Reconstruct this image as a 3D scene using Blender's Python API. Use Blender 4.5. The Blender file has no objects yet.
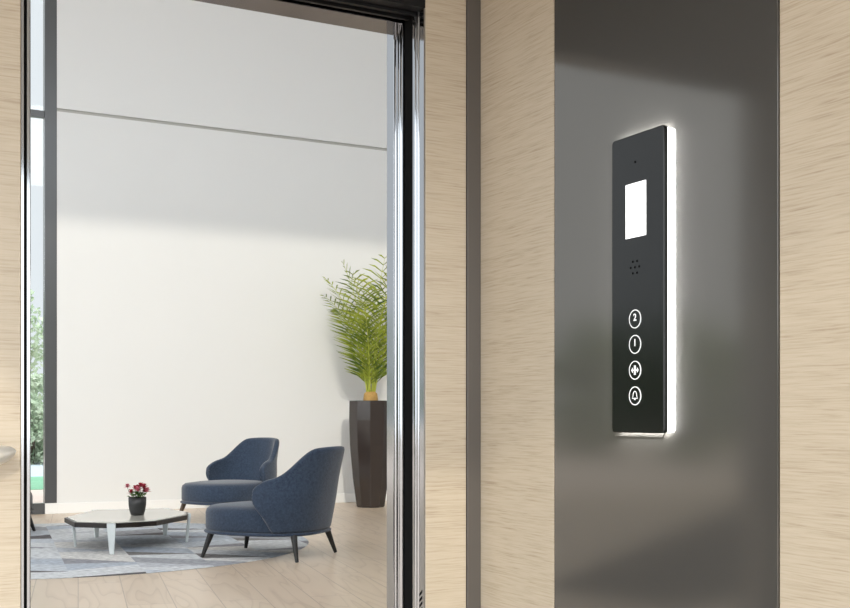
import bpy, bmesh, math, random
from mathutils import Vector, Matrix
random.seed(7)
SC = bpy.context.scene
COL = SC.collection
PI = math.pi

# ------------------------------------------------------------------ camera
CAM_H = 1.1
cam = bpy.data.cameras.new('camera'); co = bpy.data.objects.new('camera', cam); COL.objects.link(co)
cam.sensor_width = 36.0; cam.lens = 1140.0 / 850 * 36
cam.shift_x = 0.0; cam.shift_y = 112.0 / 850
cam.clip_start = 0.02; cam.clip_end = 300
co.location = (0, 0, CAM_H); co.rotation_euler = (PI / 2, 0, -math.radians(27.92))
SC.camera = co

# ------------------------------------------------------------------ exposure
SC.view_settings.view_transform = 'Standard'; SC.view_settings.look = 'None'
SC.view_settings.gamma = 1.0; SC.view_settings.use_curve_mapping = False
SC.view_settings.exposure = 0.25

# ------------------------------------------------------------------ sky: brighter on the sun's side, behind the cabin
W = bpy.data.worlds.new('sky'); SC.world = W; W.use_nodes = True
wn = W.node_tree.nodes; wl = W.node_tree.links
SKY_FAR, SKY_NEAR = 0.82, 4.2
tc = wn.new('ShaderNodeTexCoord'); sx = wn.new('ShaderNodeSeparateXYZ')
wl.new(tc.outputs['Generated'], sx.inputs[0])
m1 = wn.new('ShaderNodeMapRange'); m1.inputs[1].default_value = 0.75; m1.inputs[2].default_value = -0.7
m1.inputs[3].default_value = SKY_FAR; m1.inputs[4].default_value = SKY_NEAR
wl.new(sx.outputs[1], m1.inputs[0])
bgn = wn['Background']; wl.new(m1.outputs[0], bgn.inputs[1])
bgn.inputs[0].default_value = (0.90, 0.955, 1.0, 1)

# ------------------------------------------------------------------ sun: low, from behind the cabin and to the left
sl = bpy.data.lights.new('sun', 'SUN'); sl.energy = 1.0; sl.angle = math.radians(1.3); sl.color = (1.0, 0.93, 0.80)
so = bpy.data.objects.new('sun', sl); COL.objects.link(so)
so.rotation_euler = Vector((0.30, 1.0, -0.38)).to_track_quat('-Z', 'Y').to_euler()
so.location = (-3, -8, 8)

# ================================================================== materials
def nmat(name):
    m = bpy.data.materials.new(name); m.use_nodes = True
    nt = m.node_tree
    return m, nt, nt.nodes, nt.links, nt.nodes['Principled BSDF']

def plain(name, col, rough=0.5, metal=0.0, noise=0.0, nscale=20.0, emit=None, estr=1.0, coat=0.0, sheen=0.0, spec=None):
    m, nt, N, L, b = nmat(name)
    b.inputs['Base Color'].default_value = (*col, 1); b.inputs['Roughness'].default_value = rough
    b.inputs['Metallic'].default_value = metal; b.inputs['Coat Weight'].default_value = coat
    b.inputs['Sheen Weight'].default_value = sheen
    if spec is not None: b.inputs['Specular IOR Level'].default_value = spec
    if emit:
        b.inputs['Emission Color'].default_value = (*emit, 1); b.inputs['Emission Strength'].default_value = estr
    if noise:
        t = N.new('ShaderNodeTexCoord'); n = N.new('ShaderNodeTexNoise'); n.inputs['Scale'].default_value = nscale
        n.inputs['Detail'].default_value = 4
        mx = N.new('ShaderNodeMix'); mx.data_type = 'RGBA'
        mx.inputs['A'].default_value = tuple(c * (1 - noise) for c in col) + (1,)
        mx.inputs['B'].default_value = tuple(min(1, c * (1 + noise)) for c in col) + (1,)
        L.new(t.outputs['Object'], n.inputs['Vector']); L.new(n.outputs[0], mx.inputs[0])
        L.new(mx.outputs[2], b.inputs['Base Color'])
    return m

def math_node(N, L, op, a, b=None, c=None):
    n = N.new('ShaderNodeMath'); n.operation = op
    for i, v in enumerate((a, b, c)):
        if v is None: continue
        if isinstance(v, (int, float)): n.inputs[i].default_value = v
        else: L.new(v, n.inputs[i])
    return n.outputs[0]

def ramp(N, L, fac, stops):
    r = N.new('ShaderNodeValToRGB'); e = r.color_ramp.elements
    while len(e) < len(stops): e.new(0.5)
    for el, (p, c) in zip(e, stops): el.position = p; el.color = (*c, 1)
    L.new(fac, r.inputs[0]); return r.outputs[0]

def veneer(name):                       # pale oak veneer, grain runs level
    m, nt, N, L, b = nmat(name)
    g = N.new('ShaderNodeNewGeometry')
    mp = N.new('ShaderNodeMapping'); mp.inputs['Scale'].default_value = (11, 11, 330)
    L.new(g.outputs['Position'], mp.inputs[0])
    n1 = N.new('ShaderNodeTexNoise'); n1.inputs['Scale'].default_value = 1; n1.inputs['Detail'].default_value = 5; n1.inputs['Roughness'].default_value = 0.6
    n1.inputs['Distortion'].default_value = 0.35
    L.new(mp.outputs[0], n1.inputs['Vector'])
    mp2 = N.new('ShaderNodeMapping'); mp2.inputs['Scale'].default_value = (1.5, 1.5, 45)
    L.new(g.outputs['Position'], mp2.inputs[0])
    n2 = N.new('ShaderNodeTexNoise'); n2.inputs['Scale'].default_value = 1; n2.inputs['Detail'].default_value = 3
    L.new(mp2.outputs[0], n2.inputs['Vector'])
    f = math_node(N, L, 'MULTIPLY_ADD', n1.outputs[0], 0.78, math_node(N, L, 'MULTIPLY', n2.outputs[0], 0.22))
    c = ramp(N, L, f, [(0.30, (0.31, 0.240, 0.165)), (0.43, (0.42, 0.345, 0.252)), (0.52, (0.46, 0.385, 0.288)), (0.72, (0.50, 0.425, 0.325))])
    L.new(c, b.inputs['Base Color']); b.inputs['Roughness'].default_value = 0.45
    bp = N.new('ShaderNodeBump'); bp.inputs['Strength'].default_value = 0.12; bp.inputs['Distance'].default_value = 0.002
    L.new(n1.outputs[0], bp.inputs['Height']); L.new(bp.outputs[0], b.inputs['Normal'])
    return m

def oak_floor(name):                    # wide pale planks, all laid one way
    m, nt, N, L, b = nmat(name)
    g = N.new('ShaderNodeNewGeometry')
    mp = N.new('ShaderNodeMapping'); mp.inputs['Rotation'].default_value = (0, 0, -math.radians(79.0))
    L.new(g.outputs['Position'], mp.inputs[0])
    br = N.new('ShaderNodeTexBrick'); br.inputs['Scale'].default_value = 1
    br.inputs['Brick Width'].default_value = 2.6; br.inputs['Row Height'].default_value = 0.27
    br.inputs['Mortar Size'].default_value = 0.003; br.inputs['Mortar Smooth'].default_value = 0.1
    br.inputs['Color1'].default_value = (0.67, 0.54, 0.415, 1); br.inputs['Color2'].default_value = (0.725, 0.59, 0.46, 1)
    br.inputs['Mortar'].default_value = (0.46, 0.36, 0.275, 1); br.offset = 0.37
    L.new(mp.outputs[0], br.inputs['Vector'])
    mp2 = N.new('ShaderNodeMapping'); mp2.inputs['Scale'].default_value = (0.42, 3.6, 1)
    L.new(mp.outputs[0], mp2.inputs[0])
    av = N.new('ShaderNodeVectorMath'); av.operation = 'MULTIPLY_ADD'; av.inputs[1].default_value = (37, 91, 13)
    L.new(br.outputs['Color'], av.inputs[0]); L.new(mp2.outputs[0], av.inputs[2])
    n1 = N.new('ShaderNodeTexNoise'); n1.inputs['Scale'].default_value = 1.1; n1.inputs['Detail'].default_value = 2
    L.new(av.outputs[0], n1.inputs['Vector'])
    rings = math_node(N, L, 'FRACT', math_node(N, L, 'MULTIPLY', n1.outputs[0], 9.0))
    line = ramp(N, L, rings, [(0.0, (0.80, 0.77, 0.74)), (0.10, (0.98, 0.98, 0.98)), (0.6, (1, 1, 1)), (0.93, (0.90, 0.885, 0.87)), (1.0, (0.80, 0.77, 0.74))])
    mx = N.new('ShaderNodeMix'); mx.data_type = 'RGBA'; mx.blend_type = 'MULTIPLY'; mx.inputs[0].default_value = 0.8
    L.new(br.outputs['Color'], mx.inputs[6]); L.new(line, mx.inputs[7]); L.new(mx.outputs[2], b.inputs['Base Color'])
    b.inputs['Roughness'].default_value = 0.32
    return m

def rug_mat(name):                      # slanted patchwork of greys and blues
    m, nt, N, L, b = nmat(name)
    g = N.new('ShaderNodeNewGeometry')
    mp = N.new('ShaderNodeMapping'); mp.inputs['Rotation'].default_value = (0, 0, math.radians(11))
    mp.inputs['Scale'].default_value = (1 / 0.50, 1 / 0.78, 1)
    L.new(g.outputs['Position'], mp.inputs[0])
    s = N.new('ShaderNodeSeparateXYZ'); L.new(mp.outputs[0], s.inputs[0])
    colx = math_node(N, L, 'FLOOR', s.outputs[0])
    yo = math_node(N, L, 'MULTIPLY_ADD', colx, 0.41, s.outputs[1])
    row = math_node(N, L, 'FLOOR', yo)
    fx = math_node(N, L, 'SUBTRACT', s.outputs[0], colx); fy = math_node(N, L, 'SUBTRACT', yo, row)
    cv = N.new('ShaderNodeCombineXYZ'); L.new(colx, cv.inputs[0]); L.new(row, cv.inputs[1])
    wnz = N.new('ShaderNodeTexWhiteNoise'); wnz.noise_dimensions = '3D'; L.new(cv.outputs[0], wnz.inputs['Vector'])
    sw = N.new('ShaderNodeSeparateColor'); L.new(wnz.outputs['Color'], sw.inputs[0])
    flip = math_node(N, L, 'GREATER_THAN', sw.outputs[0], 0.45)
    fxi = math_node(N, L, 'SUBTRACT', 1.0, fx)
    fxx = math_node(N, L, 'ADD', math_node(N, L, 'MULTIPLY', fx, math_node(N, L, 'SUBTRACT', 1.0, flip)), math_node(N, L, 'MULTIPLY', fxi, flip))
    sliver = math_node(N, L, 'LESS_THAN', fy, math_node(N, L, 'MULTIPLY', fxx, math_node(N, L, 'MULTIPLY_ADD', sw.outputs[1], 0.22, 0.26)))
    upper = math_node(N, L, 'GREATER_THAN', fy, math_node(N, L, 'MULTIPLY_ADD', fxx, 0.35, 0.48))
    cv2 = N.new('ShaderNodeCombineXYZ'); L.new(colx, cv2.inputs[0]); L.new(row, cv2.inputs[1]); L.new(math_node(N, L, 'ADD', upper, 3.7), cv2.inputs[2])
    w2 = N.new('ShaderNodeTexWhiteNoise'); w2.noise_dimensions = '3D'; L.new(cv2.outputs[0], w2.inputs['Vector'])
    cl = ramp(N, L, w2.outputs['Value'], [(0.0, (0.42, 0.43, 0.46)), (0.14, (0.52, 0.57, 0.64)), (0.36, (0.62, 0.66, 0.71)), (0.60, (0.73, 0.75, 0.77)), (0.85, (0.76, 0.75, 0.73))])
    cl.node.color_ramp.interpolation = 'CONSTANT'
    cd = ramp(N, L, sw.outputs[2], [(0.0, (0.17, 0.16, 0.165)), (0.3, (0.27, 0.255, 0.25)), (0.55, (0.36, 0.36, 0.39)), (0.8, (0.60, 0.62, 0.66))])
    cd.node.color_ramp.interpolation = 'CONSTANT'
    mc = N.new('ShaderNodeMix'); mc.data_type = 'RGBA'; L.new(sliver, mc.inputs[0]); L.new(cl, mc.inputs[6]); L.new(cd, mc.inputs[7])
    c = mc.outputs[2]
    n = N.new('ShaderNodeTexNoise'); n.inputs['Scale'].default_value = 1.0; n.inputs['Detail'].default_value = 5
    mp3 = N.new('ShaderNodeMapping'); mp3.inputs['Scale'].default_value = (10, 28, 1)
    L.new(mp.outputs[0], mp3.inputs[0]); L.new(mp3.outputs[0], n.inputs['Vector'])
    tone = ramp(N, L, n.outputs[0], [(0.3, (0.6, 0.6, 0.62)), (0.7, (1.15, 1.15, 1.15))])
    mx = N.new('ShaderNodeMix'); mx.data_type = 'RGBA'; mx.blend_type = 'MULTIPLY'; mx.inputs[0].default_value = 1
    L.new(c, mx.inputs[6]); L.new(tone, mx.inputs[7]); L.new(mx.outputs[2], b.inputs['Base Color'])
    b.inputs['Roughness'].default_value = 0.95; b.inputs['Specular IOR Level'].default_value = 0.1
    bp = N.new('ShaderNodeBump'); bp.inputs['Strength'].default_value = 0.4; bp.inputs['Distance'].default_value = 0.004
    n4 = N.new('ShaderNodeTexNoise'); n4.inputs['Scale'].default_value = 120; L.new(g.outputs['Position'], n4.inputs['Vector'])
    L.new(n4.outputs[0], bp.inputs['Height']); L.new(bp.outputs[0], b.inputs['Normal'])
    return m

def fabric(name, c1, c2):
    m, nt, N, L, b = nmat(name)
    t = N.new('ShaderNodeTexCoord'); n = N.new('ShaderNodeTexNoise'); n.inputs['Scale'].default_value = 55; n.inputs['Detail'].default_value = 6
    n.inputs['Roughness'].default_value = 0.75
    L.new(t.outputs['Object'], n.inputs['Vector'])
    c = ramp(N, L, n.outputs[0], [(0.36, c1), (0.64, c2)])
    L.new(c, b.inputs['Base Color']); b.inputs['Roughness'].default_value = 0.85
    b.inputs['Sheen Weight'].default_value = 0.3; b.inputs['Sheen Roughness'].default_value = 0.5
    b.inputs['Specular IOR Level'].default_value = 0.2
    bp = N.new('ShaderNodeBump'); bp.inputs['Strength'].default_value = 0.25; bp.inputs['Distance'].default_value = 0.004
    L.new(n.outputs[0], bp.inputs['Height']); L.new(bp.outputs[0], b.inputs['Normal'])
    return m

def leafmat(name, c1, c2, scale=6.0, rough=0.5):
    m, nt, N, L, b = nmat(name)
    t = N.new('ShaderNodeTexCoord'); n = N.new('ShaderNodeTexNoise'); n.inputs['Scale'].default_value = scale; n.inputs['Detail'].default_value = 3
    L.new(t.outputs['Object'], n.inputs['Vector'])
    c = ramp(N, L, n.outputs[0], [(0.35, c1), (0.65, c2)]); L.new(c, b.inputs['Base Color'])
    b.inputs['Roughness'].default_value = rough
    tr = N.new('ShaderNodeBsdfTranslucent'); L.new(c, tr.inputs[0])
    ms = N.new('ShaderNodeMixShader'); ms.inputs[0].default_value = 0.35
    L.new(b.outputs[0], ms.inputs[1]); L.new(tr.outputs[0], ms.inputs[2]); L.new(ms.outputs[0], N['Material Output'].inputs[0])
    return m

def glass_mat(name):
    m, nt, N, L, b = nmat(name)
    t = N.new('ShaderNodeBsdfTransparent'); t.inputs[0].default_value = (0.97, 0.98, 0.98, 1)
    gl = N.new('ShaderNodeBsdfGlossy'); gl.inputs['Roughness'].default_value = 0.02
    fr = N.new('ShaderNodeFresnel'); fr.inputs[0].default_value = 1.45
    ms = N.new('ShaderNodeMixShader'); L.new(fr.outputs[0], ms.inputs[0]); L.new(t.outputs[0], ms.inputs[1]); L.new(gl.outputs[0], ms.inputs[2])
    L.new(ms.outputs[0], N['Material Output'].inputs[0])
    return m

def satin(name, col):                   # brushed metal: a tight sheen over a broad soft one
    m, nt, N, L, b = nmat(name)
    b.inputs['Base Color'].default_value = (*col, 1); b.inputs['Metallic'].default_value = 0.9; b.inputs['Roughness'].default_value = 0.11
    b2 = N.new('ShaderNodeBsdfPrincipled'); b2.inputs['Base Color'].default_value = (*col, 1); b2.inputs['Metallic'].default_value = 0.1; b2.inputs['Roughness'].default_value = 0.5
    ms = N.new('ShaderNodeMixShader'); ms.inputs[0].default_value = 0.24
    L.new(b.outputs[0], ms.inputs[1]); L.new(b2.outputs[0], ms.inputs[2]); L.new(ms.outputs[0], N['Material Output'].inputs[0])
    return m

M = dict(
    veneer=veneer('oak_veneer'), oak=oak_floor('oak_planks'), rug=rug_mat('patchwork_rug'),
    white=plain('white_paint', (0.725, 0.727, 0.72), 0.7, noise=0.012, nscale=2.0),
    groove=plain('grey_groove', (0.42, 0.41, 0.38), 0.6),
    base=plain('white_baseboard', (0.82, 0.82, 0.81), 0.45),
    ceil=plain('ceiling_paint', (0.75, 0.75, 0.74), 0.8),
    column=satin('satin_dark_metal', (0.172, 0.163, 0.149)),
    trim=plain('bronze_trim', (0.105, 0.093, 0.083), 0.4, 0.3),
    steel=plain('polished_steel', (0.40, 0.41, 0.425), 0.10, 1.0),
    darksteel=plain('dark_steel', (0.22, 0.22, 0.235), 0.12, 1.0),
    gap=plain('black_gap', (0.006, 0.006, 0.006), 0.8, spec=0.05),
    black=plain('black_metal', (0.008, 0.008, 0.0085), 0.5, spec=0.2),
    frame=plain('grey_window_frame', (0.075, 0.078, 0.082), 0.28),
    glass=glass_mat('window_glass'),
    plate=plain('black_gloss_plate', (0.007, 0.0075, 0.007), 0.13, spec=0.42),
    plate_edge=plain('black_plate_edge', (0.01, 0.01, 0.01), 0.4),
    glow=plain('white_light_strip', (0.9, 0.9, 0.9), 0.5, emit=(1, 1, 0.98), estr=60.0),
    backing=plain('grey_backing', (0.55, 0.56, 0.56), 0.4),
    screen=plain('lit_screen', (0.9, 0.9, 0.9), 0.3, emit=(1, 1, 1), estr=1.05),
    mark=plain('white_marking', (0.8, 0.8, 0.8), 0.4, emit=(1, 1, 1), estr=0.25),
    blue=fabric('blue_fabric', (0.019, 0.031, 0.056), (0.042, 0.063, 0.102)),
    dark=fabric('black_fabric', (0.010, 0.011, 0.013), (0.018, 0.02, 0.023)),
    leg=plain('black_wood_leg', (0.007, 0.0065, 0.006), 0.45),
    litleg=plain('lit_wood_leg', (0.09, 0.06, 0.035), 0.4, noise=0.2),  # lighter copy of the black leg, light put into the colour
    ttop=plain('cream_table_top', (0.70, 0.685, 0.62), 0.03, spec=0.9),
    tedge=plain('dark_table_edge', (0.014, 0.011, 0.009), 0.3, noise=0.4, nscale=9),
    tleg=plain('pale_grey_leg', (0.66, 0.70, 0.70), 0.4),
    pot=plain('black_flower_pot', (0.02, 0.02, 0.02), 0.4),
    planter=plain('brown_planter', (0.036, 0.028, 0.025), 0.15, spec=0.5),
    soil=plain('soil', (0.10, 0.06, 0.025), 0.9, noise=0.6, nscale=60),
    trunk=plain('palm_trunk', (0.45, 0.27, 0.08), 0.8, noise=0.3, nscale=30),
    frond=leafmat('palm_leaf', (0.07, 0.13, 0.012), (0.42, 0.48, 0.05), 5.0),
    rachis=plain('palm_stalk', (0.42, 0.46, 0.06), 0.5),
    petal=plain('red_petal', (0.42, 0.03, 0.06), 0.5, noise=0.3),
    petal2=plain('pink_petal', (0.62, 0.16, 0.22), 0.5, noise=0.3),
    flowerleaf=leafmat('flower_leaf', (0.05, 0.14, 0.02), (0.10, 0.25, 0.04), 20),
    tree=leafmat('tree_leaf', (0.08, 0.14, 0.05), (0.19, 0.27, 0.11), 2.0),
    treel=leafmat('light_tree_leaf', (0.24, 0.33, 0.20), (0.52, 0.58, 0.44), 2.5),
    bark=plain('bark', (0.10, 0.075, 0.05), 0.9, noise=0.3),
    lawn=plain('lawn_grass', (0.16, 0.36, 0.22), 0.9, noise=0.2, nscale=3),
    terrace=plain('terrace_stone', (0.62, 0.50, 0.43), 0.6, noise=0.05),
    path=plain('grey_path', (0.42, 0.47, 0.50), 0.8, noise=0.1),
    paving=plain('pale_paving', (0.52, 0.44, 0.38), 0.9, noise=0.15, nscale=0.6),
    cabfloor=plain('cabin_floor', (0.25, 0.23, 0.21), 0.4),
    reflection_sheet=plain('charcoal_reflection_sheet', (0.018, 0.019, 0.022), 0.95, noise=0.2, nscale=40, spec=0.05),  # for the unseen sheet that darkens the column's reflection
    rail=plain('brushed_handrail', (0.86, 0.84, 0.79), 0.34, 0.75),
)

# ================================================================== mesh helpers
class MB:
    def __init__(s): s.v = []; s.f = []
    def add(s, vs, fs):
        o = len(s.v); s.v += [tuple(p) for p in vs]; s.f += [tuple(i + o for i in f) for f in fs]; return s
    def box(s, x0, x1, y0, y1, z0, z1):
        return s.add([(x0, y0, z0), (x1, y0, z0), (x1, y1, z0), (x0, y1, z0), (x0, y0, z1), (x1, y0, z1), (x1, y1, z1), (x0, y1, z1)],
                     [(0, 3, 2, 1), (4, 5, 6, 7), (0, 1, 5, 4), (1, 2, 6, 5), (2, 3, 7, 6), (3, 0, 4, 7)])
    def rings(s, rs, cap=(True, True), closed=True):
        n = len(rs[0]); vs = [p for r in rs for p in r]; fs = []
        for k in range(len(rs) - 1):
            for i in range(n if closed else n - 1):
                j = (i + 1) % n; fs.append((k * n + i, k * n + j, (k + 1) * n + j, (k + 1) * n + i))
        if cap[0]: fs.append(tuple(range(n - 1, -1, -1)))
        if cap[1]: fs.append(tuple((len(rs) - 1) * n + i for i in range(n)))
        return s.add(vs, fs)
    def lathe(s, prof, n=32, c=(0, 0, 0), cap=(True, True)):
        return s.rings([[(c[0] + r * math.cos(2 * PI * i / n), c[1] + r * math.sin(2 * PI * i / n), c[2] + z) for i in range(n)] for r, z in prof], cap)
    def prism(s, poly, z0, z1):
        return s.rings([[(x, y, z0) for x, y in poly], [(x, y, z1) for x, y in poly]])
    def tube(s, pts, rad, n=10, cap=(True, True)):
        pts = [Vector(p) for p in pts]; rs = []
        up = None
        for i, p in enumerate(pts):
            d = (pts[min(i + 1, len(pts) - 1)] - pts[max(i - 1, 0)]).normalized()
            if up is None:
                up = Vector((0, 0, 1)) if abs(d.z) < 0.9 else Vector((1, 0, 0))
            a = d.cross(up).normalized(); b = a.cross(d).normalized(); up = b
            r = rad[i] if isinstance(rad, (list, tuple)) else rad
            rs.append([tuple(p + a * (r * math.cos(2 * PI * k / n)) + b * (r * math.sin(2 * PI * k / n))) for k in range(n)])
        return s.rings(rs, cap)
    def build(s, name, mat, parent=None, smooth=False, bevel=0.0, sub=0, bseg=2):
        me = bpy.data.meshes.new(name); me.from_pydata(s.v, [], s.f); me.validate()
        bm = bmesh.new(); bm.from_mesh(me); bmesh.ops.recalc_face_normals(bm, faces=bm.faces); bm.to_mesh(me); bm.free()
        me.materials.append(mat)
        o = bpy.data.objects.new(name, me); COL.objects.link(o)
        if smooth:
            for p in me.polygons: p.use_smooth = True
        if parent: o.parent = parent
        if bevel:
            b = o.modifiers.new('bevel', 'BEVEL'); b.width = bevel; b.segments = bseg; b.limit_method = 'ANGLE'; b.angle_limit = math.radians(35)
        if sub:
            q = o.modifiers.new('subsurf', 'SUBSURF'); q.levels = sub; q.render_levels = sub
        return o

def tag(o, label=None, cat=None, group=None, kind=None):
    if label: o['label'] = label
    if cat: o['category'] = cat
    if group: o['group'] = group
    if kind: o['kind'] = kind
    return o
def thing(name, label, cat, loc=(0, 0, 0), rz=0.0, group=None):
    o = bpy.data.objects.new(name, None); COL.objects.link(o); o.location = loc; o.rotation_euler = (0, 0, rz); o.empty_display_size = 0.1
    return tag(o, label, cat, group)
def struct(name, mb, mat, label, cat, parent=None, **k):
    o = mb.build(name, mat, parent, **k)
    if parent is None: tag(o, label, cat, None, 'structure')
    return o
def copy_tree(o, parent=None):
    c = o.copy(); COL.objects.link(c)
    if parent: c.parent = parent
    for ch in list(o.children): copy_tree(ch, c)
    return c

# ================================================================== the setting: lift cabin
XW = 1.35; YF = 2.275; XJ = 1.203
wr = bpy.data.objects.new('wall_right', None); COL.objects.link(wr); wr.location = (XW, 1.2, 0)
tag(wr, 'pale oak cabin wall with a dark metal control column', 'wall', None, 'structure')
def under(o, par):
    o.parent = par; o.matrix_parent_inverse = Matrix.Translation(par.location).inverted(); return o
under(MB().box(XW, XW + 0.03, 1.975, YF, 0, 2.3).build('veneer_panel', M['veneer'], bevel=0.0015), wr)
under(MB().box(XW, XW + 0.03, -1.0, 1.341, 0, 2.3).build('veneer_panel', M['veneer'], bevel=0.0015), wr)
under(MB().box(XW, XW + 0.03, 1.344, 1.972, 0, 2.3).build('column_panel', M['column'], bevel=0.001), wr)['label'] = 'dark satin metal column panel between oak panels'
under(MB().box(XW + 0.03, XW + 0.05, -1.0, YF, 0, 2.3).build('backing_board', M['trim']), wr)

struct('trim_1', MB().box(1.314, XW - 0.0005, YF - 0.004, YF + 0.03, 0, 2.3), M['trim'], 'narrow dark bronze corner strip between two oak panels', 'trim', bevel=0.001)
struct('wall_front', MB().box(XJ + 0.004, 1.313, YF, YF + 0.03, 0, 2.3), M['veneer'], 'narrow oak return panel right of the lift doorway', 'wall', bevel=0.0015)
struct('wall_left', MB().box(-0.55, 0.336, YF, YF + 0.03, 0, 2.3), M['veneer'], 'oak return panel left of the lift doorway behind the handrail', 'wall', bevel=0.0015)
struct('floor', MB().box(-0.55, XW + 0.05, -1.0, YF + 0.03, -0.06, 0), M['cabfloor'], 'grey floor of the lift cabin', 'floor')
struct('ceiling', MB().box(-0.55, XW + 0.05, -1.0, YF, 2.3, 2.36), M['ceil'], 'white ceiling of the lift cabin', 'ceiling')
struct('trim_2', MB().box(-0.55, XW + 0.05, -1.05, -1.0, 2.235, 2.36).box(-0.55, -0.50, -1.0, YF, 2.26, 2.30), M['trim'], 'dark header over the open sides of the lift cabin', 'trim')

# doorway: cabin header, ribbed steel cabin jamb, black gap, steel landing frame
struct('trim_3', MB().box(0.336, XJ + 0.004, YF + 0.001, YF + 0.03, 2.022, 2.3).box(0.336, XJ, YF + 0.034, 2.372, 2.024, 2.36)
       .box(0.336, XJ, 2.312, 2.322, 2.016, 2.03).box(0.336, XJ, 2.345, 2.355, 2.016, 2.03), M['black'], 'black door header with runner tracks above the lift doorway', 'header')
def ribbed(x, y0, y1, ribs, depth, sgn, zt):
    # profile along y of a jamb face at x, with rounded ribs; sgn: side the solid lies on
    pts = [(x + sgn * 0.05, y0), (x, y0)]
    for (a, b, d) in ribs:
        for k in range(7):
            t = k / 6; pts.append((x - sgn * d * math.sin(PI * t), a + (b - a) * t))
    pts += [(x, y1), (x + sgn * 0.05, y1)]
    return MB().prism(pts, 0, zt)
jf = bpy.data.objects.new('door_1', None); COL.objects.link(jf); jf.location = (XJ, 2.3, 0)
tag(jf, 'polished steel jambs framing the lift doorway', 'door frame', None, 'structure')
cabj = under(ribbed(XJ, YF + 0.001, 2.331, [(2.281, 2.291, 0.0), (2.298, 2.306, 0.003), (2.312, 2.322, 0.003)], 0, 1, 2.02).build('cabin_jamb', M['steel']), jf)
vent = MB()
for k in range(9):
    z = 0.70 - k * 0.013
    vent.add([(XJ - 0.0008, 2.284, z + 0.006), (XJ - 0.0008, 2.284, z - 0.0), (XJ - 0.0008, 2.297, z - 0.010), (XJ - 0.0008, 2.297, z - 0.004),
              (XJ + 0.004, 2.284, z + 0.006), (XJ + 0.004, 2.284, z - 0.0), (XJ + 0.004, 2.297, z - 0.010), (XJ + 0.004, 2.297, z - 0.004)],
             [(0, 1, 2, 3), (7, 6, 5, 4), (0, 4, 5, 1), (1, 5, 6, 2), (2, 6, 7, 3), (3, 7, 4, 0)])
under(vent.build('vent_slots', M['gap']), jf)
under(MB().box(XJ + 0.004, XJ + 0.06, 2.332, 2.380, 0, 2.3).build('door_gap', M['gap']), jf)
under(ribbed(XJ, 2.381, 2.466, [(2.385, 2.397, 0.004), (2.400, 2.410, 0.003), (2.416, 2.428, 0.004)], 0, 1, 2.046).build('landing_jamb', M['steel']), jf)
under(MB().box(0.33, XJ + 0.05, 2.381, 2.466, 2.018, 2.20).build('landing_head', M['darksteel'], bevel=0.001), jf)
under(MB().box(0.3365, 0.341, YF - 0.001, YF + 0.03, 0, 2.3).build('cabin_jamb', M['steel']), jf)
under(MB().box(0.28, 0.3555, 2.33, 2.372, 0, 2.3).build('door_gap', M['gap']), jf)
under(MB().box(0.28, 0.3705, 2.381, 2.466, 0, 2.018).build('landing_jamb', M['steel'], bevel=0.002), jf)
struct('trim_4', MB().box(0.28, XJ + 0.05, YF + 0.03, 2.466, -0.05, -0.002), M['steel'], 'steel threshold across the lift doorway', 'threshold')
struct('wall_landing', MB().box(-0.60, 0.28, 2.385, 2.46, 0, 2.36).box(XJ + 0.05, 1.60, 2.385, 2.46, 0, 2.36).box(0.28, XJ + 0.05, 2.40, 2.46, 2.20, 2.359), M['frame'],
       'dark shaft front around the lift doorway', 'wall')

# ================================================================== the setting: lobby
WY = 13.3
floor2 = struct('floor_lobby', MB().box(-12, 10, 2.466, WY + 0.25, -0.06, 0), M['oak'], 'pale oak plank floor of the lobby', 'floor')
fw = bpy.data.objects.new('wall_back', None); COL.objects.link(fw); fw.location = (6, WY, 0)
tag(fw, 'tall white lobby wall with one level groove', 'wall', None, 'structure')
under(MB().box(2.352, 10, WY, WY + 0.25, 0, 4.537).build('lower_wall', M['white']), fw)
under(MB().box(2.352, 10, WY, WY + 0.25, 4.573, 7.47).build('upper_wall', M['white']), fw)
under(MB().box(2.352, 10, WY + 0.02, WY + 0.25, 4.537, 4.573).build('groove', M['groove']), fw)
struct('wall_side', MB().box(10, 10.25, 2.466, WY + 0.25, 0, 7.47), M['white'], 'white wall at the right end of the lobby', 'wall')
struct('ceiling_lobby', MB().box(-12, 10.25, 2.50, WY + 0.25, 7.42, 7.7), M['ceil'], 'unseen white ceiling high over the lobby', 'ceiling')  # unseen slab, front edge set to shade the top of the back wall
struct('baseboard_back', MB().box(2.352, 10, WY - 0.018, WY - 0.0005, 0, 0.115).box(2.222, 2.352, WY - 0.018, WY + 0.2, 0, 0.119), M['base'], 'white baseboard along the tall lobby wall', 'baseboard', bevel=0.003)
w1 = bpy.data.objects.new('window_1', None); COL.objects.link(w1); w1.location = (1.0, WY, 0)
tag(w1, 'tall grey framed window left of the white lobby wall', 'window', None, 'structure')
under(MB().box(2.222, 2.3515, WY, WY + 0.12, 0.12, 7.47).build('stile', M['frame'], bevel=0.003), w1)
under(MB().box(-1.0, 2.2215, WY + 0.02, WY + 0.10, 4.455, 4.53).build('transom', M['frame'], bevel=0.003), w1)
under(MB().box(-1.0, 2.2215, WY, WY + 0.10, 0.0, 0.12).build('bottom_rail', M['frame'], bevel=0.003), w1)
under(MB().box(-1.0, 2.2215, WY + 0.05, WY + 0.062, 0.12, 4.455).build('pane', M['glass']), w1)
under(MB().box(-1.0, 2.2215, WY + 0.05, WY + 0.062, 4.53, 7.47).build('pane', M['glass']), w1)

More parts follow.
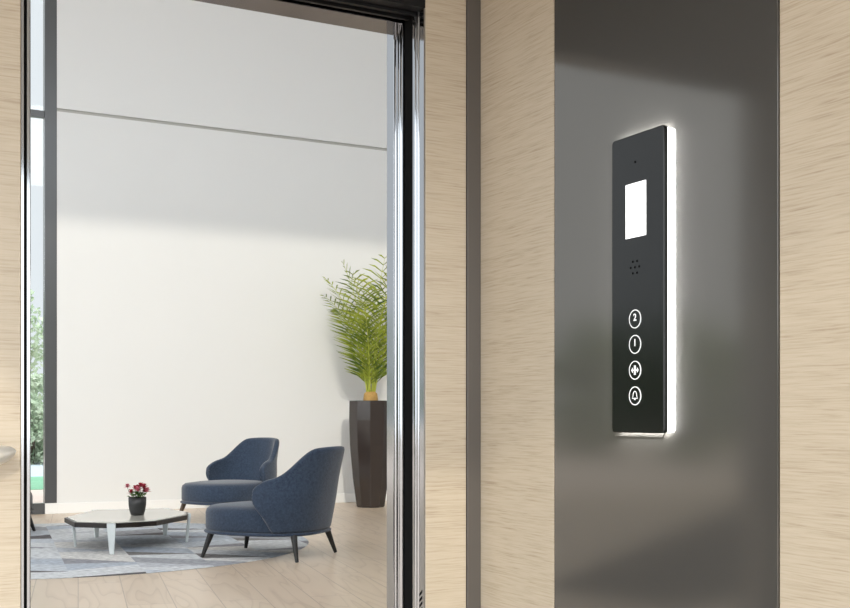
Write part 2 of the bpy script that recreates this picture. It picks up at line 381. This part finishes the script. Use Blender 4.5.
struct('wall_lobby_front', MB().box(-12, -0.60, 2.385, 2.46, 0, 3.5).box(1.60, 3.6, 2.385, 2.46, 0, 3.5).box(3.6, 10.25, 2.385, 2.46, 0, 5.8).box(-0.60, 1.60, 2.385, 2.46, 2.36, 3.5), M['white'], 'unseen white wall added beside the lift to block light', 'wall')  # unseen, added with heights set to shade the floor and near chair
# outside ground
struct('ground', MB().box(-90, 90, -60, 110, -0.30, -0.12), M['paving'], 'paved ground around the building', 'ground')
struct('terrace', MB().box(-1, 12, WY + 0.25, 18.2, -0.12, -0.03), M['terrace'], 'pale stone terrace outside the tall window', 'terrace')
struct('lawn', MB().box(1, 14, 18.2, 22.0, -0.12, -0.02), M['lawn'], 'bright green lawn strip beyond the terrace', 'lawn')
struct('path', MB().box(1, 16, 22.0, 29.0, -0.12, -0.025), M['path'], 'grey path between the lawn and the trees', 'path')

# ================================================================== trees outside
def tree(name, label, x, y, h, r, n, mat, z0=0.5, leaf=0.16, full=False):
    t = thing(name, label, 'tree', (x, y, -0.12), group=None)
    MB().tube([(0, 0, 0), (0.05, 0.03, h * 0.3), (-0.04, 0.05, h * 0.62), (0, 0, h * 0.85)], [0.13, 0.10, 0.07, 0.02], 8).build('trunk', M['bark'], t, True)
    fo = MB(); vs = []; fs = []
    clumps = [(random.gauss(0, 0.42), random.gauss(0, 0.42), random.uniform(0, 1), random.uniform(0.35, 0.7)) for _ in range(26)]
    if full:
        clumps = []
        for q in range(48):
            a_ = random.uniform(0, 2 * PI); r_ = 0.85 * random.random() ** 0.5
            clumps.append((r_ * math.cos(a_), r_ * math.sin(a_), random.uniform(0, 0.95), random.uniform(0.3, 0.45)))
    for i in range(n):
        cxn, cyn, czn, cr = random.choice(clumps)
        prof = math.sin(PI * min(1, 0.16 + 0.80 * czn)) ** 0.6
        p = Vector((cxn * r * prof, cyn * r * prof, z0 + (h - z0 - 0.4) * czn))
        d = Vector((random.gauss(0, 1), random.gauss(0, 1), random.gauss(0, 0.8))).normalized() * (cr * r * 0.55 * random.random() ** 0.4)
        p += d
        a = Vector((random.gauss(0, 1), random.gauss(0, 1), random.gauss(0, 1))).normalized()
        b = a.orthogonal().normalized(); L_ = leaf * random.uniform(0.6, 1.2)
        o = len(vs)
        vs += [tuple(p - a * L_ * 0.5), tuple(p + b * L_ * 0.28), tuple(p + a * L_ * 0.5), tuple(p - b * L_ * 0.28)]
        fs.append((o, o + 1, o + 2, o + 3))
    fo.v = vs; fo.f = fs
    fo.build('foliage', mat, t)
    return t
tree('tree', 'pale leafy tree with open crown outside the tall window', 4.75, 32.5, 4.95, 1.7, 3600, M['treel'], 0.6, 0.17)
tree('tree', 'low dense green tree in front of the path outside the window', 4.3, 27.9, 2.4, 1.1, 5200, M['treel'], 0.05, 0.15)
for k, (x, y, h_) in enumerate([(-17, 2, 3.3), (-17, 5.6, 3.4), (-17, 9.2, 3.3), (-17, 12.8, 3.5), (-17.3, 16.5, 3.7), (-17.6, 20.3, 4.0), (-18, 24.2, 4.3), (-18, 28.2, 4.7), (-16.5, 32.3, 5.0), (-13, 34.6, 5.1), (-9.2, 35.6, 5.2), (-5.4, 36, 5.2), (-1.6, 36.4, 5.2)]):
    tree('tree', 'dark green tree beyond the left end of the lobby', x, y, h_, 1.75, 2600, M['tree'], 0.0, 0.42, True)['group'] = 'trees along the left of the garden'

# ================================================================== lift control panel
PX = 1.331
panel = thing('elevator_control_panel', 'tall black glass lift control panel with glowing white edge on dark column', 'control panel', (XW, 1.662, 1.0))
def pp(o): return under(o, panel)
def rrect(y0, y1, z0, z1, r, n=6):
    pts = []
    for (cy, cz, a0) in ((y1 - r, z1 - r, 0), (y0 + r, z1 - r, PI / 2), (y0 + r, z0 + r, PI), (y1 - r, z0 + r, 1.5 * PI)):
        for k in range(n + 1):
            a = a0 + PI / 2 * k / n; pts.append((cy + r * math.cos(a), cz + r * math.sin(a)))
    return pts
def slab(poly, x0, x1): return MB().rings([[(x0, y, z) for y, z in poly], [(x1, y, z) for y, z in poly]])
KS = 1.331 / 1.32
KY = lambda y: y * KS
KZ = lambda z: 1.1 + (z - 1.1) * KS
Y0, Y1, Z0, Z1 = KY(1.587), KY(1.737), KZ(1.069), KZ(1.6175)
pp(slab(rrect(Y0, Y1, Z0, Z1, 0.007), PX, PX + 0.0105).build('face_plate', M['plate'], bevel=0.0012))
pp(slab(rrect(Y0 + 0.002, Y1 - 0.002, Z0 + 0.002, Z1 - 0.003, 0.006), PX + 0.0106, XW - 0.0022).build('light_strip', M['glow']))['label'] = 'glowing white light strip behind the plate'
pp(slab(rrect(Y0 + 0.02, Y1 + 0.02, Z0 - 0.008, Z1 - 0.004, 0.010), XW - 0.0021, XW - 0.0002).build('back_plate', M['column'], bevel=0.0004))
pp(MB().box(PX - 0.0012, PX + 0.004, KY(1.636), KY(1.694), KZ(1.428), KZ(1.5275)).build('screen', M['screen']))['label'] = 'blank lit white screen'
YC = KY(1.667)
def disc(y, z, r, x0, x1, n=20): return MB().rings([[(x0, y + r * math.cos(2 * PI * i / n), z + r * math.sin(2 * PI * i / n)) for i in range(n)], [(x1, y + r * math.cos(2 * PI * i / n), z + r * math.sin(2 * PI * i / n)) for i in range(n)]])
pp(disc(YC, KZ(1.566), 0.0024, PX - 0.0006, PX + 0.003).build('microphone_hole', M['gap']))
for k in range(7):
    a = PI / 6 + k * PI / 3; rr = 0.0 if k == 6 else 0.0125
    pp(disc(KY(1.668) + rr * math.cos(a + PI / 6), KZ(1.373) + rr * math.sin(a + PI / 6), 0.0022, PX - 0.0006, PX + 0.003, 12).build('speaker_hole', M['gap']))
def text_mesh(ch, size):
    c = bpy.data.curves.new('digit', 'FONT'); c.body = ch; c.size = size; c.align_x = 'CENTER'; c.align_y = 'CENTER'; c.extrude = 0.0003; c.offset = size * 0.018
    o = bpy.data.objects.new('digit', c); COL.objects.link(o)
    dg = bpy.context.evaluated_depsgraph_get(); me = bpy.data.meshes.new_from_object(o.evaluated_get(dg))
    bpy.data.objects.remove(o); return me
def ring_mb(y, z, r0, r1, x0, x1, n=40):
    mb = MB(); R = []
    for (x, r) in ((x0, r0), (x0, r1), (x1, r1), (x1, r0), (x0, r0)):
        R.append([(x, y + r * math.cos(2 * PI * i / n), z + r * math.sin(2 * PI * i / n)) for i in range(n)])
    return mb.rings(R, (False, False))
for name, z in (('2', KZ(1.278)), ('1', KZ(1.2315)), ('open', KZ(1.184)), ('bell', KZ(1.137))):
    bt = pp(disc(YC, z, 0.0157, PX - 0.0008, PX + 0.003, 36).build('button', M['plate']))
    bt['label'] = {'2': 'round button marked 2', '1': 'round button marked 1', 'open': 'round door opening button with cross arrows', 'bell': 'round alarm button with a bell'}[name]
    rg = ring_mb(YC, z, 0.0157, 0.0174, PX - 0.0012, PX + 0.002).build('ring', M['mark'], bt)
    rg.matrix_parent_inverse = bt.matrix_parent_inverse.copy() if False else Matrix.Translation(-Vector((0, 0, 0)))
    x_ = PX - 0.0011
    if name in '21':
        me = text_mesh(name, 0.0185); me.materials.clear(); me.materials.append(M['mark'])
        o = bpy.data.objects.new('digit', me); COL.objects.link(o); o.parent = bt
        o.matrix_local = Matrix(((0, 0, -1, x_), (-1, 0, 0, YC), (0, 1, 0, z + 0.0025), (0, 0, 0, 1)))
    elif name == 'open':
        s = MB(); w = 0.0011; xx0, xx1 = x_ - 0.0003, x_ + 0.0003
        def quad(p): s.rings([[(xx0, YC + a, z + b) for a, b in p], [(xx1, YC + a, z + b) for a, b in p]])
        for sg in (-1, 1):
            quad([(sg * 0.0008, -0.0088), (sg * 0.0026, -0.0088), (sg * 0.0026, 0.0088), (sg * 0.0008, 0.0088)])
            quad([(sg * 0.0030, -0.0013), (sg * 0.0070, -0.0013), (sg * 0.0070, 0.0013), (sg * 0.0030, 0.0013)])
            quad([(sg * 0.0065, -0.0050), (sg * 0.0110, 0.0), (sg * 0.0065, 0.0050)])
        s.build('arrows_symbol', M['mark'], bt)
    else:
        s = MB(); xx0, xx1 = x_ - 0.0003, x_ + 0.0003
        def outline(pts, w):
            P = [Vector(p) for p in pts]; n = len(P); A = []; B = []
            for i in range(n):
                d = (P[(i + 1) % n] - P[i - 1]).normalized(); nn = Vector((-d.y, d.x)); A.append(P[i] + nn * w); B.append(P[i] - nn * w)
            mk = lambda Q, x: [(x, YC + q.x, z + q.y) for q in Q]
            s.rings([mk(A, xx0), mk(B, xx0), mk(B, xx1), mk(A, xx1), mk(A, xx0)], (False, False))
        outline([(-0.0080, -0.0045), (-0.0058, -0.0015), (-0.0050, 0.0035), (-0.0032, 0.0072), (0, 0.0085), (0.0032, 0.0072), (0.0050, 0.0035), (0.0058, -0.0015), (0.0080, -0.0045)], 0.0008)
        s.rings([[(xx0, YC + 0.0022 * math.cos(a * PI / 8), z - 0.0064 + 0.0016 * math.sin(a * PI / 8)) for a in range(16)], [(xx1, YC + 0.0022 * math.cos(a * PI / 8), z - 0.0064 + 0.0016 * math.sin(a * PI / 8)) for a in range(16)]])
        s.build('bell_symbol', M['mark'], bt)

# ================================================================== handrail on the left return
hr = thing('handrail', 'brushed metal handrail with rounded end on left oak panel', 'handrail', (0.0, YF, 1.02))
pts = [(-0.50, 2.205, 1.022), (0.10, 2.205, 1.022), (0.20, 2.205, 1.022), (0.25, 2.205, 1.0235), (0.28, 2.207, 1.027), (0.299, 2.210, 1.031), (0.311, 2.213, 1.0345), (0.317, 2.216, 1.036)]
under(MB().tube(pts, [0.023, 0.023, 0.023, 0.022, 0.0195, 0.0155, 0.010, 0.003], 20).build('rail', M['rail'], None, True), hr)
for x in (-0.35, 0.16):
    under(MB().tube([(x, 2.205, 1.02), (x, 2.24, 1.005), (x, YF, 1.005)], 0.008, 10).build('bracket', M['rail'], None, True), hr)

# ================================================================== rug, and an unseen dark sheet added to reflect as the column's dark band
rug = MB().lathe([(0.001, 0.0005), (2.070, 0.0005), (2.075, 0.002), (2.070, 0.004), (0.001, 0.004)], 128).build('rug', M['rug'])
rug.location = (1.824, 10.01, 0); tag(rug, 'round patchwork rug in slanted greys and blues under coffee table', 'rug')

refl_sheet = MB().prism([(-1.36, 6.1), (-1.6, 5.0), (-2.65, 5.32), (-10.5, 7.9), (-10.4, 13.05)], 0.0005, 0.006).build('reflection_sheet', M['reflection_sheet'])
tag(refl_sheet, 'unseen dark sheet added left of the lobby for its reflection in the column', 'reflection_sheet')

# ================================================================== armchairs (front faces local +X)
def smooth(t): t = max(0.0, min(1.0, t)); return t * t * (3 - 2 * t)
def sup(a, e=2.6):
    c_, s_ = math.cos(a), math.sin(a)
    return (math.copysign(abs(c_) ** (2 / e), c_), math.copysign(abs(s_) ** (2 / e), s_))
SEAT_Z = 0.195; SEAT_T = 0.40; BACK_Z = 0.865
def make_chair(label, fab, legm):
    t = thing('armchair', label, 'armchair')
    N_ = 48
    def ring(sx, sy, z, x0=0.0): return [(x0 + (sx + 0.04 if sup(2 * PI * i / N_)[0] > 0 else sx) * sup(2 * PI * i / N_)[0], sy * sup(2 * PI * i / N_)[1], z) for i in range(N_)]
    MB().rings([ring(0.435, 0.385, SEAT_Z - 0.012), ring(0.462, 0.412, SEAT_Z - 0.006), ring(0.467, 0.417, SEAT_Z + 0.004), ring(0.457, 0.407, SEAT_Z + 0.014), ring(0.43, 0.38, SEAT_Z + 0.018)]).build('base_piping', fab, t, True)
    MB().rings([ring(0.44, 0.392, SEAT_Z + 0.016), ring(0.453, 0.403, SEAT_Z + 0.03), ring(0.453, 0.403, SEAT_T - 0.055), ring(0.445, 0.395, SEAT_T - 0.028), ring(0.42, 0.37, SEAT_T - 0.008), ring(0.30, 0.29, SEAT_T + 0.004), ring(0.15, 0.15, SEAT_T + 0.010), ring(0.02, 0.02, SEAT_T + 0.012)]).build('seat', fab, t, True)
    # wrap-round back shell
    na, nb = 44, 14; th = 0.055
    def htop(a):
        a = abs(a)
        z = BACK_Z - 0.012 * (a / 0.36) ** 2 if a < 0.34 else BACK_Z - 0.012 - (BACK_Z - 0.012 - 0.625) * smooth((a - 0.34) / 0.50)
        if a > 0.80: z -= 0.095 * ((a - 0.80) / 0.20) ** 2.2
        return z
    def surf(a, b, off):
        z = SEAT_Z + 0.01 + b * (htop(a) - SEAT_Z - 0.01)
        k = (z - SEAT_Z) / (BACK_Z - SEAT_Z)
        fwd = 0.80 + 0.24 * smooth((z - SEAT_Z) / 0.30) if z < 0.56 else 1.04 - 0.02 * smooth((z - 0.56) / 0.1)
        ang = a * fwd * math.radians(83)
        cx_, sy_ = sup(ang, 2.5)
        A = 0.462 - off + 0.145 * k ** 1.2; B = 0.412 - off + 0.04 * math.sin(PI * min(1, k * 1.6))
        return (-A * cx_, B * sy_, z)
    outer = [[surf(-1 + 2 * i / na, j / nb, 0.0) for j in range(nb + 1)] for i in range(na + 1)]
    inner = [[surf((-1 + 2 * i / na), j / nb, th) for j in range(nb + 1)] for i in range(na + 1)]
    rs = [outer[i] + list(reversed(inner[i])) for i in range(na + 1)]
    MB().rings(rs).build('backrest', fab, t, True, sub=1)
    for sx, sy in ((1, 1), (1, -1), (-1, 1), (-1, -1)):
        x0, y0 = sx * 0.36, sy * 0.285; x1, y1 = sx * 0.412, sy * 0.335
        MB().tube([(x0, y0, SEAT_Z - 0.005), (x1, y1, 0.0125 if False else 0.0)], [0.026, 0.0135], 14).build('leg', legm, t)
    return t
ch1 = make_chair('blue fabric armchair seen from behind, nearest the doorway', M['blue'], M['leg'])
ch1.location = (3.135, 8.53, 0.0042); ch1.rotation_euler.z = math.radians(131)
ch2 = copy_tree(ch1); ch2['label'] = 'blue fabric armchair facing the coffee table, beside the white wall'
ch2.location = (3.84, 11.72, 0.0); ch2.rotation_euler.z = math.radians(206)
for c in ch2.children:
    if c.name.startswith('leg'):
        c.data = c.data.copy(); c.data.materials.clear(); c.data.materials.append(M['litleg'])  # rear chair's dark legs recoloured to look lit
ch1['group'] = ch2['group'] = 'blue lobby armchairs'
ch3 = make_chair('black armchair mostly hidden at the left edge of the doorway', M['dark'], M['leg'])
ch3.location = (1.268, 11.30, 0.0042); ch3.rotation_euler.z = math.radians(-35)

# ================================================================== coffee table
TZ = 0.245
tb = thing('coffee_table', 'low coffee table with cream angular top and pale legs on rug', 'table', (2.33, 9.8, 0.0042))
OCT = [(1.80, 9.84), (1.79, 9.36), (2.03, 9.12), (2.40, 9.17), (2.77, 9.58), (2.87, 9.88), (2.80, 10.38), (2.20, 10.50)]
loc = lambda p: (p[0] - 2.33, p[1] - 9.8)
poly = [loc(p) for p in OCT]
inn = [(x * 0.965, y * 0.965) for x, y in poly]
MB().prism(poly, TZ - 0.038, TZ).build('table_edge', M['tedge'], tb, bevel=0.002)
MB().prism(inn, TZ, TZ + 0.006).build('table_top', M['ttop'], tb, bevel=0.002)
def blade_leg(px_, py_, outward):
    o = Vector((outward[0], outward[1], 0)).normalized(); s_ = Vector((-o.y, o.x, 0)); P = Vector((px_, py_, 0))
    def sec(z, off, w, d): return [tuple(P + o * (off + d / 2 * a) + s_ * (w / 2 * b) + Vector((0, 0, z))) for a, b in ((-1, -1), (1, -1), (1, 1), (-1, 1))]
    return MB().rings([sec(0, -0.01, 0.034, 0.020), sec(TZ - 0.04, 0.010, 0.066, 0.022), sec(TZ + 0.004, 0.012, 0.068, 0.022)])
for i in (0, 2, 4, 6, 7):
    x, y = poly[i]
    if i == 4: x, y = (poly[4][0] + poly[5][0]) / 2, (poly[4][1] + poly[5][1]) / 2
    if i == 0: x, y = x * 0.85, y * 0.85
    blade_leg(x, y, (x, y)).build('leg', M['tleg'], tb, bevel=0.003)

# ================================================================== flower pot on the table
fp = thing('potted_flowers', 'small black pot of red and pink flowers on coffee table', 'potted plant', (2.38, 9.72, 0.0042 + TZ + 0.006))
MB().lathe([(0.040, 0), (0.054, 0.006), (0.066, 0.04), (0.073, 0.09), (0.075, 0.155), (0.070, 0.155), (0.068, 0.13), (0.01, 0.13)], 36).build('pot', M['pot'], fp, True)
MB().lathe([(0.067, 0.128), (0.05, 0.138), (0.005, 0.142)], 20).build('soil', M['soil'], fp, True)
lf = MB()
for k in range(46):
    a = random.uniform(0, 2 * PI); r0 = random.uniform(0, 0.05); r1 = r0 + random.uniform(0.02, 0.045); z = 0.14 + random.uniform(0.01, 0.05)
    d = Vector((math.cos(a), math.sin(a), 0)); sd = Vector((-d.y, d.x, 0)); p = d * r0 + Vector((0, 0, z)); q = d * r1 + Vector((0, 0, z + random.uniform(-0.005, 0.02)))
    mid = (p + q) / 2 + Vector((0, 0, 0.008))
    lf.add([p, mid + sd * 0.016, q, mid - sd * 0.016], [(0, 1, 2, 3)])
lf.build('leaves', M['flowerleaf'], fp)
def to_local(px_, py_):  # lay blossoms out across the pot as seen from the doorway
    pass
RV = Vector((0.883, -0.468, 0)); FV = Vector((0.468, 0.883, 0))
for k, (u, v, w, z, s) in enumerate([(-0.085, 0, 0, 0.235, .020), (-0.055, 0.01, 0, 0.185, .022), (-0.02, 0.02, 0, 0.215, .024), (0.01, -0.02, 0, 0.205, .026), (0.02, 0.03, 0, 0.24, .022), (0.055, 0, 0, 0.228, .026), (0.085, -0.01, 0, 0.20, .024), (0.06, 0.02, 0, 0.195, .022), (-0.005, 0.04, 0, 0.225, .02)]):
    c = RV * u + FV * v + Vector((0, 0, z)); fb = MB()
    for layer, (n, rr, lift) in enumerate(((7, 1.0, 0.1), (6, 0.75, 0.45), (5, 0.45, 0.8))):
        for i in range(n):
            a = 2 * PI * (i + 0.5 * layer) / n + k; s = s if layer or i else s * 1.9; d = Vector((math.cos(a), math.sin(a), 0)); sd = Vector((-d.y, d.x, 0))
            base = c + Vector((0, 0, 0.002 * layer)); tip = base + d * s * rr + Vector((0, 0, s * lift)); m_ = base + d * s * rr * 0.6 + Vector((0, 0, s * lift * 0.8))
            fb.add([base, m_ + sd * s * 0.36, tip, m_ - sd * s * 0.36], [(0, 1, 2, 3)])
    bl = fb.build('blossom', M['petal'] if k % 3 else M['petal2'], fp)
    st = MB().tube([(c.x * 0.35, c.y * 0.35, 0.135), (c.x * 0.8, c.y * 0.8, 0.135 + (z - 0.135) * 0.6), (c.x, c.y, z)], 0.0022, 6).build('stem', M['flowerleaf'], bl)

# ================================================================== tall palm in a faceted planter
pl = thing('potted_palm', 'tall palm in a dark faceted floor planter by the lobby wall', 'potted plant', (5.88, 12.50, 0), math.radians(28))
NF = 10
MB().lathe([(0.165, 0), (0.178, 0.02), (0.225, 0.35), (0.262, 0.75), (0.272, 1.05), (0.268, 1.285), (0.250, 1.285), (0.245, 1.22), (0.02, 1.22)], NF).build('planter', M['planter'], pl, bevel=0.006)
MB().lathe([(0.244, 1.215), (0.20, 1.245), (0.12, 1.27), (0.01, 1.28)], 24).build('soil', M['soil'], pl, True)
MB().lathe([(0.085, 1.25), (0.09, 1.30), (0.08, 1.37), (0.05, 1.40), (0.02, 1.405)], 14).build('trunk', M['trunk'], pl, True)
def frond(az, lean, length, droop, nl=18):
    d = Vector((math.cos(az), math.sin(az), 0)); up = Vector((0, 0, 1)); P = []
    p = d * 0.045 + Vector((0, 0, 1.36)); ang = lean * 0.45
    nseg = 18
    for i in range(nseg + 1):
        P.append(p.copy()); t = i / nseg
        ang = lean * (0.35 + 0.65 * t) + droop * t * t
        p = p + (d * math.sin(ang) + up * math.cos(ang)) * (length / nseg)
    root = MB().tube(P, [0.011 * (1 - 0.85 * i / nseg) for i in range(nseg + 1)], 6).build('frond', M['rachis'], pl, True)
    lm = MB(); side = Vector((-d.y, d.x, 0))
    for k in range(nl):
        t = 0.10 + 0.89 * k / (nl - 1); i = min(nseg - 1, int(t * nseg)); fr = t * nseg - i
        q = P[i].lerp(P[i + 1], fr); tan = (P[i + 1] - P[i]).normalized()
        ll = 0.50 * math.sin(PI * (0.18 + 0.78 * t)) ** 0.8 * random.uniform(0.85, 1.1) * (length / 1.3)
        for sg in (-1, 1):
            out = (side * sg * 0.80 + tan * 0.55 + tan.cross(side).normalized() * 0.12).normalized()
            m_ = q + out * ll * 0.5; e = q + out * ll + Vector((0, 0, -0.16 * ll)); w = tan * 0.0105
            lm.add([q - w * 0.5, m_ - w, e, m_ + w, q + w * 0.5], [(0, 1, 2, 3, 4)])
    lm.build('leaflets', M['frond'], root)
specs = []
for k in range(14):
    az = k * 2.39996; f = (k + 0.5) / 14
    specs.append((az, 0.08 + 0.50 * f, 1.66 - 0.40 * f + random.uniform(-0.08, 0.08), 0.25 + 0.55 * f))
for s_ in specs: frond(*s_)
